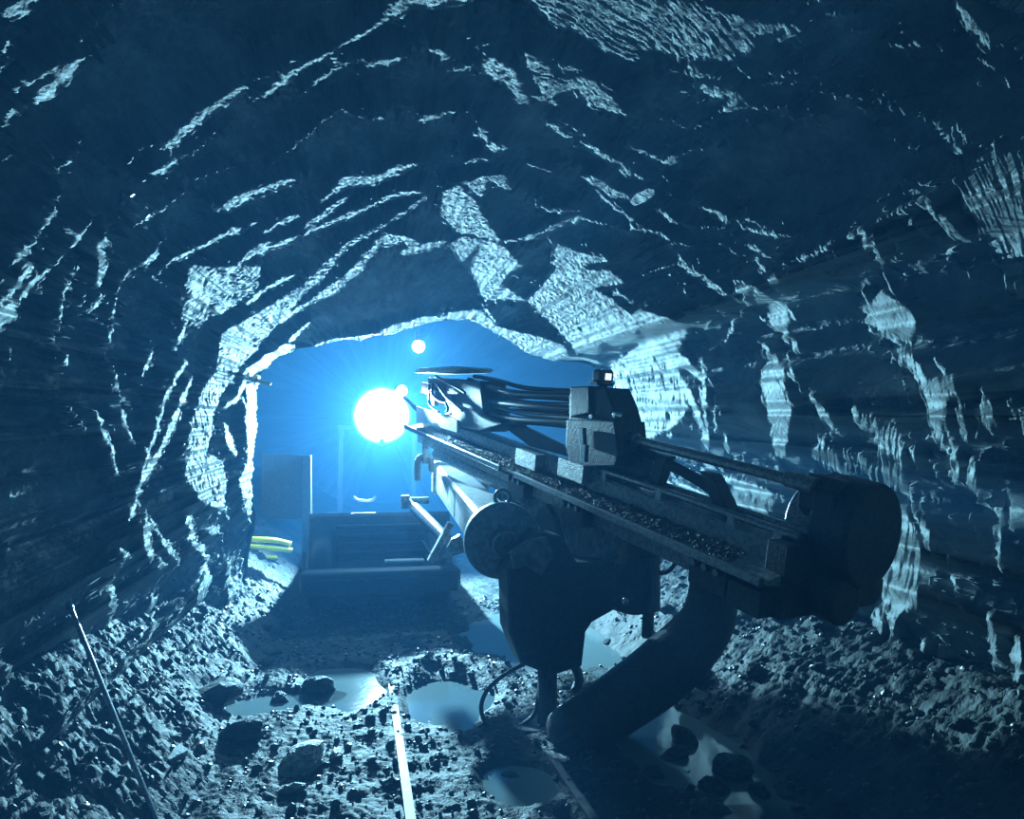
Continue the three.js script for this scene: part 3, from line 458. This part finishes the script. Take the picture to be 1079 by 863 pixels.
part('drain_plug', new THREE.SphereGeometry(0.022, 14, 10).translate(...at(659, 633, 4.12).toArray()), M.chrome, swivel);
part('hose_ring', hose([at(694, 578, 4.2), at(706, 580, 4.2), at(711, 592, 4.2), at(704, 602, 4.2), at(693, 604, 4.2)], 0.016, 24, 8), M.rubber, swivel);
part('hose_ring', hose([at(643, 632, 4.15), at(655, 642, 4.12), at(672, 645, 4.1), at(683, 640, 4.1), at(686, 620, 4.12), at(684, 600, 4.15)], 0.018, 30, 8), M.rubber, swivel);
part('link_post', bar(at(684, 630, 4.25), at(682, 672, 4.15), rect(0.07, 0.07, 0.012)), M.dark, swivel);
// folded support arm standing in the mud
const ELB = at(733, 672, 3.7), FOOT = onLevel(597, 777, 0.05);
const arm = part('support_arm', [limb([at(752, 585, 3.62), at(752, 620, 3.65), at(746, 652, 3.68), ELB, at(700, 705, 3.74), at(650, 742, 3.8), FOOT], [0.13, 0.14, 0.16, 0.18, 0.175, 0.165, 0.15], 32, 60)], M.dark, rig, 'thick dark bent support arm under the near end of the feed');
part('foot', bar(onLevel(574, 772, 0.0).add(V(0, -0.04, 0)), onLevel(622, 780, 0.0).add(V(0, 0.02, 0)), rect(0.3, 0.16, 0.04)), M.dark, arm);
const jack = part('jack_leg', [rod(at(577, 690, 4.2), at(576, 770, 3.95).setY(0.02), 0.06), limb([at(590, 690, 4.35), at(604, 700, 4.25), at(610, 716, 4.15), at(606, 728, 4.1)], [0.03, 0.03, 0.028], 12, 20)], M.dark, rig, 'jack leg standing on the floor below the boom head');
part('jack_foot', rod(V(0.98, -0.03, -3.97), V(0.98, 0.05, -3.97), 0.13, 24, 0.01), M.dark, jack);
part('loop_hose', hose([at(571, 694, 4.2), at(552, 700, 4.2), at(530, 712, 4.15), at(513, 728, 4.1), at(507, 745, 4.05), at(511, 760, 4.0), at(522, 769, 3.97), at(540, 768, 3.95), at(556, 760, 3.97), at(564, 750, 4.0), at(568, 725, 4.1), at(572, 706, 4.2)], 0.013, 70, 8), M.rubber, rig, 'thin black hose hanging in a loop over the floor');
// lift cylinder and its bracket beside the boom
const lift = part('lift_cylinder', [rod(at(437, 535, 6.9), at(470, 568, 5.9), 0.055), rod(at(430, 527, 7.1), at(442, 540, 6.8), 0.03)], M.steel, rig, 'bright hydraulic lift cylinder left of the boom');
part('clevis', [rod(at(424, 528, 7.1), at(452, 527, 7.1), 0.035), bar(at(427, 522, 7.1), at(427, 536, 7.1), rect(0.05, 0.09, 0.01))], M.paint, lift);
const bracket = part('bracket', [bar(at(453, 592, 5.7), at(475, 551, 5.7), rect(0.1, 0.05, 0.006)), bar(at(453, 591, 5.7), at(490, 580, 5.5), rect(0.05, 0.03, 0.004)), acrossPlate(5.6, [471, 577, 476, 568, 484, 563, 490, 572, 488, 580, 478, 583], 0.08)], M.paint, rig);
part('lift_pin', hose([at(445, 570, 5.8), at(450, 577, 5.75), at(453, 583, 5.7)], 0.009, 12, 6), M.steel, bracket);
part('shackle', [limb([at(440, 505, 7.0), at(442, 484, 7.0), at(452, 481, 7.0), at(455, 496, 7.0)], [0.035, 0.04, 0.035], 12, 20)], M.paint, boom);

// carrier: low front, sloping hood, operator's deck and floodlight at the rear
const body = part('carrier_body', [
  plate(V(0.17, 0, -7.4), V(0, 0, 1), V(0, 1, 0), [[-3.2, 0.35], [0.75, 0.3], [0.8, 0.45], [0.1, 0.52], [0.03, 0.97], [0.0, 1.0], [-0.03, 0.97], [-0.16, 0.72], [-3.2, 0.6]], 1.45, 0.012),
  rbox(1.5, 0.2, 0.24, 0.05, V(0.17, 0.42, -6.75)),
], M.dark, rig, 'dark low carrier body behind the boom');
for (let k = 0; k < 4; k++) part('grille_slat', rbox(0.9, 0.035, 0.03, 0.01, V(0.17, 0.6 + k * 0.09, -7.3)), M.dark, body);
for (const x of [-0.38, 0.72]) part('head_lamp', rod(V(x, 0.78, -7.4), V(x, 0.78, -7.31), 0.075, 24, 0.01), M.dark, body, 'unlit round head lamp');
part('step_bar', rbox(0.39, 0.03, 0.14, 0.01, at(426, 591, 6.95)), M.paint, body);
part('step_bar', rbox(0.28, 0.03, 0.12, 0.01, at(383, 542, 7.9)), M.paint, body);
part('grab_rail', hose([at(373, 524, 8), at(378, 527, 8), at(392, 527, 8), at(396, 523, 8)], 0.014, 16, 8), M.paint, body);
for (const x of [-0.42, 0.76]) for (const z of [-7.45, -9.6]) {
  const w = part('wheel', (() => { const g = new THREE.LatheGeometry([[0.16, -0.12], [0.33, -0.14], [0.4, -0.1], [0.42, -0.04], [0.42, 0.04], [0.4, 0.1], [0.33, 0.14], [0.16, 0.12]].map(([a, b]) => new THREE.Vector2(a, b)), 36); g.rotateZ(Math.PI / 2); g.translate(x, 0.42, z); return g; })(), M.rubber, rig);
  part('wheel_hub', rod(V(x - 0.13, 0.42, z), V(x + 0.13, 0.42, z), 0.17, 24, 0.01), M.dark, w);
}
part('side_panel', acrossPlate(8.3, [276, 478, 328, 480, 329, 545, 300, 547, 274, 544], 0.06, 0.006), M.dark, body, 'dark side panel beside the arch');
part('corner_post', bar(at(323, 480, 8.2), at(323, 650, 8.2), rect(0.1, 0.1, 0.01)), M.dark, body);
part('roof_post', [bar(V(-0.35, 0.6, -10.2), V(-0.35, 2.0, -10.2), rect(0.08, 0.08, 0.01)), bar(V(0.7, 0.6, -10.2), V(0.7, 2.0, -10.2), rect(0.08, 0.08, 0.01)), bar(V(-0.4, 2.0, -10.2), V(0.75, 2.0, -10.2), rect(0.08, 0.08, 0.01))], M.dark, body);
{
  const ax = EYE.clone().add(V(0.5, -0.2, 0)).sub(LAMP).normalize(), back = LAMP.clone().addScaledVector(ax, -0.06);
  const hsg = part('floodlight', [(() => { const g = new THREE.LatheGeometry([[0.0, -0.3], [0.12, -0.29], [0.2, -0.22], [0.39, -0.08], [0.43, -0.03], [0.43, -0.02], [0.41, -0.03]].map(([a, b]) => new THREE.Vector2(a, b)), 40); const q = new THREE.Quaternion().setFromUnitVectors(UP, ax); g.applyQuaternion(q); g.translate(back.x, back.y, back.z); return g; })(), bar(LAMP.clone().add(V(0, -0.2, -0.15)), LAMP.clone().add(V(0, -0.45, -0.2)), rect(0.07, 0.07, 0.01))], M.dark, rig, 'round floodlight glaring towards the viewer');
  part('lamp_lens', (() => { const g = new THREE.SphereGeometry(0.7, 40, 10, 0, Math.PI * 2, 0, 0.62); g.translate(0, -0.62, 0); g.applyQuaternion(new THREE.Quaternion().setFromUnitVectors(UP, ax)); const p = back.clone().addScaledVector(ax, -0.045); g.translate(p.x, p.y, p.z); return g; })(), M.glow, hsg, 'glowing white lens of the floodlight, widened to stand in for its glare');  // glowing disc oversized to stand in for the bloom round the lamp
}
{ // work lamp on a stalk left of the feed, aimed along it
  const ax = WORKAIM.clone().sub(WORK).normalize(), q = new THREE.Quaternion().setFromUnitVectors(UP, ax), back = WORK.clone().addScaledVector(ax, -0.03);
  const w = part('work_lamp', [(() => { const g = new THREE.LatheGeometry([[0.0, -0.11], [0.04, -0.1], [0.055, -0.05], [0.06, -0.012], [0.055, -0.006]].map(([a, b]) => new THREE.Vector2(a, b)), 28); g.applyQuaternion(q); g.translate(back.x, back.y, back.z); return g; })(), bar(WORK.clone().add(V(0, -0.02, -0.07)), fp(0.05, 0.12, 0.1), rect(0.035, 0.035, 0.005))], M.dark, rig, 'small work lamp beside the floodlight glare');
  part('lamp_lens', (() => { const g = new THREE.CylinderGeometry(0.066, 0.066, 0.008, 28); g.applyQuaternion(q); const p = back.clone().addScaledVector(ax, 0.002); g.translate(p.x, p.y, p.z); return g; })(), M.glow, w);
}

// ---------------------------------------------------------------- roof lamp, rock flakes and bolts, pipes, rails
{
  const t = thing('roof_lamp', 'small bright lamp hanging under the far roof above the floodlight', 'lamp', BULB.clone());
  part('bulb', new THREE.SphereGeometry(0.085, 24, 16).translate(BULB.x, BULB.y, BULB.z), M.glow, t);
  part('socket', rod(BULB.clone().add(V(0, 0.07, 0)), BULB.clone().add(V(0, 0.2, 0)), 0.05), M.dark, t);
  part('cable', hose([BULB.clone().add(V(0, 0.18, 0)), BULB.clone().add(V(0.02, 0.9, 0)), BULB.clone().add(V(0, 3.6, 0))], 0.01, 12, 6), M.rubber, t);
}
const rockAt = (x, y) => { const [t, r] = polar(x, y), i = Math.round((t - T0) / (T1 - T0) * NT), j = Math.max(0, Math.min(NU, Math.round((Math.log(r) - rimU[i]) / (U1 - rimU[i]) * NU))), o = (i * COLS + j) * 3; return V(rockPos[o], rockPos[o + 1], rockPos[o + 2]); };
const towardsAxis = (p) => { const c = p.clone().sub(EYE).dot(AXIS); return EYE.clone().addScaledVector(AXIS, c).sub(p).normalize(); };
{
  const a = rockAt(674, 208), b = rockAt(697, 192), n = towardsAxis(a), m = a.clone().lerp(b, 0.5).addScaledVector(n, 0.13), ex = b.clone().sub(a).normalize(), L = a.distanceTo(b) / 2, ez = ex.clone().cross(n).normalize();
  tag(mesh('rock_flake', plate(m, ex, ez, [[-L * 1.2, -0.02], [-L * 0.3, -0.045], [L * 0.8, -0.03], [L * 1.15, 0], [L * 0.9, 0.03], [-L * 0.2, 0.04], [-L * 1.1, 0.025]], 0.035, 0.008), M.rock), 'pale elongated rock flake jutting from the roof right of centre', 'rock flake');
}
for (const [x, y, l, w, label] of [[267, 400, 0.16, 0.02, 'short steel rock bolt sticking out at the left shoulder of the arch'], [143, 217, 0.14, 0.018, 'short pale rock bolt high on the dark left wall'], [462, 331, 0.1, 0.03, 'small pale bolt plate at the crown of the arch']]) {
  const p = rockAt(x, y), n = towardsAxis(p).addScaledVector(AXIS, 0.25).normalize(), q = p.clone().addScaledVector(n, -0.08), t = thing('rock_bolt', label, 'rock bolt', q);
  part('shank', rod(q, p.clone().addScaledVector(n, l), w, 12), M.white, t); part('washer', bar(p.clone().addScaledVector(n, 0.02), p.clone().addScaledVector(n, 0.032), rect(0.09, 0.09, 0.01), V(0, 1, 0.3), 0.002), M.steel, t);
}
{ // rod leaning on the left wall
  const a = rockAt(80, 640).addScaledVector(towardsAxis(rockAt(80, 640)), 0.1), b = onLevel(168, 872, 0.05), g = thing('leaning_rod', 'long thin steel rod leaning against the dark left wall', 'rod', b.clone());
  part('shaft', rod(b, a, 0.011, 12), M.steel, g); part('tip', rod(a, a.clone().add(a.clone().sub(b).normalize().multiplyScalar(0.05)), 0.015, 12), M.steel, g);
}
{ const a = onLevel(140, 781, 0.2), b = onLevel(188, 799, 0.16); tag(mesh('plank', bar(a, b, rect(0.12, 0.035, 0.006)), M.paint), 'short plank lying in the rubble beside the leaning rod', 'plank'); }
const railSection = [[-0.045, -0.05], [0.045, -0.05], [0.045, -0.04], [0.01, -0.03], [0.01, 0.015], [0.021, 0.022], [0.021, 0.045], [-0.021, 0.045], [-0.021, 0.022], [-0.01, 0.015], [-0.01, -0.03], [-0.045, -0.04]];
M.railSteel = new THREE.MeshStandardMaterial({ color: new THREE.Color(0.26, 0.28, 0.28), map: repeat(rockMap, 2), metalness: 0.1, roughness: 0.6 });
tag(mesh('rail', bar(V(0.195, -0.03, -5.4), V(0.212, 0.06, -2.2), railSection), M.railSteel), 'pale worn steel rail running along the middle of the floor', 'rail', 'track rails in the floor');
tag(mesh('rail', bar(V(0.967, 0.0, -3.6), V(0.98, 0.03, -2.2), railSection), M.railSteel), 'half buried steel rail right of the looped hose', 'rail', 'track rails in the floor');
for (const [y0, y1, x1, label] of [[568.5, 571, 306, 'upper yellow hose in the gap left of the carrier'], [577, 578, 307, 'middle yellow hose in the gap left of the carrier'], [587, 586, 281, 'short lowest yellow hose in the gap left of the carrier']])
  tag(mesh('yellow_hose', hose([at(262, y0 - 0.5, 8.7), at(275, y0, 8.7), at(290, y0 + 1, 8.75), at(x1, y1 + 2, 8.85)], 0.032, 24, 10), M.yellow), label, 'hose', 'yellow hoses by the left wall');

// ---------------------------------------------------------------- puddles, stones, gravel
const pondNames = ['long puddle left of the middle rail', 'narrow puddle in the rubble on the left', 'puddle between the two rails', 'wide murky puddle beside the support arm', 'murky puddle in the right foreground', 'small puddle beside the right rail', 'dark puddle under the drill feed'];
PONDS.forEach(([x, z, a, l, t], k) => {
  const sh = []; for (let i = 0; i < 40; i++) { const q = i / 40 * 2 * Math.PI; sh.push(new THREE.Vector2(Math.cos(q) * a * 1.4, Math.sin(q) * l * 1.35)); }
  const g = new THREE.ExtrudeGeometry(new THREE.Shape(sh), { depth: 0.03, bevelEnabled: false }); g.rotateX(-Math.PI / 2); g.rotateY(t); g.translate(x, -0.024, z);
  struct('puddle', g, M.water, pondNames[k]);
});
const stoneGeos = [0, 1, 2, 3, 4, 5].map((q) => { const g = new THREE.IcosahedronGeometry(1, 3), p = g.attributes.position; for (let i = 0; i < p.count; i++) { const v = V(p.getX(i), p.getY(i), p.getZ(i)); let r = 1; for (let k = 0; k < 7; k++) { const n = V(N3(q * 3.1 + k, 1.7, 2), N3(k * 1.3, q * 2.3 + 0.5, 5), N3(2.2, k * 2.9, q + 0.4)).normalize(), d = v.dot(n); if (d > 0.62) r = Math.min(r, 0.62 / d + 0.03); } r *= 1 + 0.12 * N3(v.x * 3 + q, v.y * 3, v.z * 3); p.setXYZ(i, v.x * r, v.y * r * 0.7, v.z * r); } g.computeVertexNormals(); return g; });
function stone(x, z, r, label, group, mat = M.stone, sink = 0.25) { const m = mesh('loose_stone', stoneGeos[Math.floor(rnd() * 6)], mat); m.scale.set(r * rr(0.9, 1.5), r * rr(0.7, 1.05), r * rr(0.8, 1.2)); m.rotation.set(rr(-0.3, 0.3), rr(0, 6.28), rr(-0.3, 0.3)); m.position.set(x, ground(x, z) + r * 0.5 - r * sink, z); tag(m, label, 'stone', group); return m; }
const placed = [[-0.95, -3.5, 0.14], [-1.1, -3.9, 0.14]], free = (x, z, r) => { for (const [a, b, c] of placed) if (Math.hypot(a - x, b - z) < (r + c) * 1.9) return false; placed.push([x, z, r]); return true; };
const palest = new THREE.MeshStandardMaterial({ color: new THREE.Color(0.75, 0.78, 0.72), map: repeat(rockMap, 1.5), bumpMap: repeat(grainMap, 2), bumpScale: 0.008, roughness: 0.5 });
const spot = (x, y) => onLevel(x, y, 0.06);
for (const [x, y, r, label, m] of [[318, 802, 0.13, 'largest pale angular stone on the floor left of the rail', palest], [310, 829, 0.06, 'small pale stone in front of the largest pale stone', palest], [356, 795, 0.05, 'pale pebble right of the largest pale stone', palest], [338, 719, 0.14, 'flat dark boulder at the far end of the left rubble', M.stone], [296, 727, 0.09, 'dark boulder left of the flat boulder in the left rubble', M.stone], [222, 745, 0.2, 'big dark boulder at the foot of the left wall', M.stone], [255, 775, 0.13, 'dark boulder right of the foot of the left wall', M.stone],
  [712, 785, 0.09, 'topmost dark stone in the murky puddle', M.stone], [722, 771, 0.1, 'dark wet stone at the far edge of the murky puddle', M.stone], [690, 805, 0.06, 'small wet stone left in the murky puddle', M.stone], [750, 818, 0.09, 'rounded pale topped stone in the right puddle', M.stone], [800, 823, 0.07, 'small dark stone right in the right puddle', M.stone], [772, 800, 0.12, 'broad dark slab at the right edge of the puddle', M.stone], [733, 725, 0.13, 'dark boulder on the right bank behind the puddle', M.stone], [628, 828, 0.05, 'small dark cone shaped stone beside the right rail', M.stone], [862, 812, 0.14, 'large dark slab on the right bank near the puddle', M.stone], [540, 806, 0.05, 'small dark stone between hose loop and right rail', M.stone]]) { const p = spot(x, y); placed.push([p.x, p.z, r]); stone(p.x, p.z, r, label, undefined, m); }
for (let i = 0; i < 70; i++) { const z = -rr(2.4, 6.6), x = -rr(0.55, 1.25); const r = rr(0.025, 0.07); if (!free(x, z, r)) continue; stone(x, z, r, 'wet grey stone in the rubble along the left wall', 'rubble stones along the left wall'); }
for (let i = 0; i < 70; i++) { const z = -rr(2.2, 5.8), x = rr(2.0, 2.8); const r = rr(0.025, 0.075); if (!free(x, z, r)) continue; stone(x, z, r, 'wet grey stone on the muck bank along the right wall', 'rubble stones on the right bank'); }
for (let i = 0; i < 50; i++) { const z = -rr(2.3, 5.2), x = rr(-0.45, 1.5); if (pondAt(x, z) > 0.3 || Math.abs(x - 0.2) < 0.09 || Math.hypot(x - 1.05, z + 3.9) < 0.4 || Math.abs(x - 0.97) < 0.09) continue; const r = rr(0.018, 0.04); if (!free(x, z, r)) continue; stone(x, z, r, 'small wet stone on the open floor around the rails', 'stones around the rails'); }
{
  const n = 7000, im = new THREE.InstancedMesh(pebbleGeo(1), M.gravel, n), m = new THREE.Matrix4(); im.name = 'gravel'; im.userData = { kind: 'stuff', label: 'wet crushed gravel strewn over the floor' }; im.castShadow = im.receiveShadow = true;
  for (let i = 0; i < n; i++) { const z = -lerp(2.0, 7.5, Math.pow(rnd(), 0.9)), x = rr(-1.5, 2.9), pond = pondAt(x, z), r = 0.004 + 0.016 * Math.pow(rnd(), 2.5), y = ground(x, z); const put = pond > 0.5 && rnd() > 0.06 ? 0 : 1; m.compose(V(x, y + r * 0.2, z), new THREE.Quaternion().setFromEuler(new THREE.Euler(rr(0, 6), rr(0, 6), rr(0, 6))), V(r * rr(0.8, 1.7), r, r * rr(0.8, 1.7)).multiplyScalar(put || 0.01)); im.setMatrixAt(i, m); }
  scene.add(im);
}

renderer.render(scene, camera);
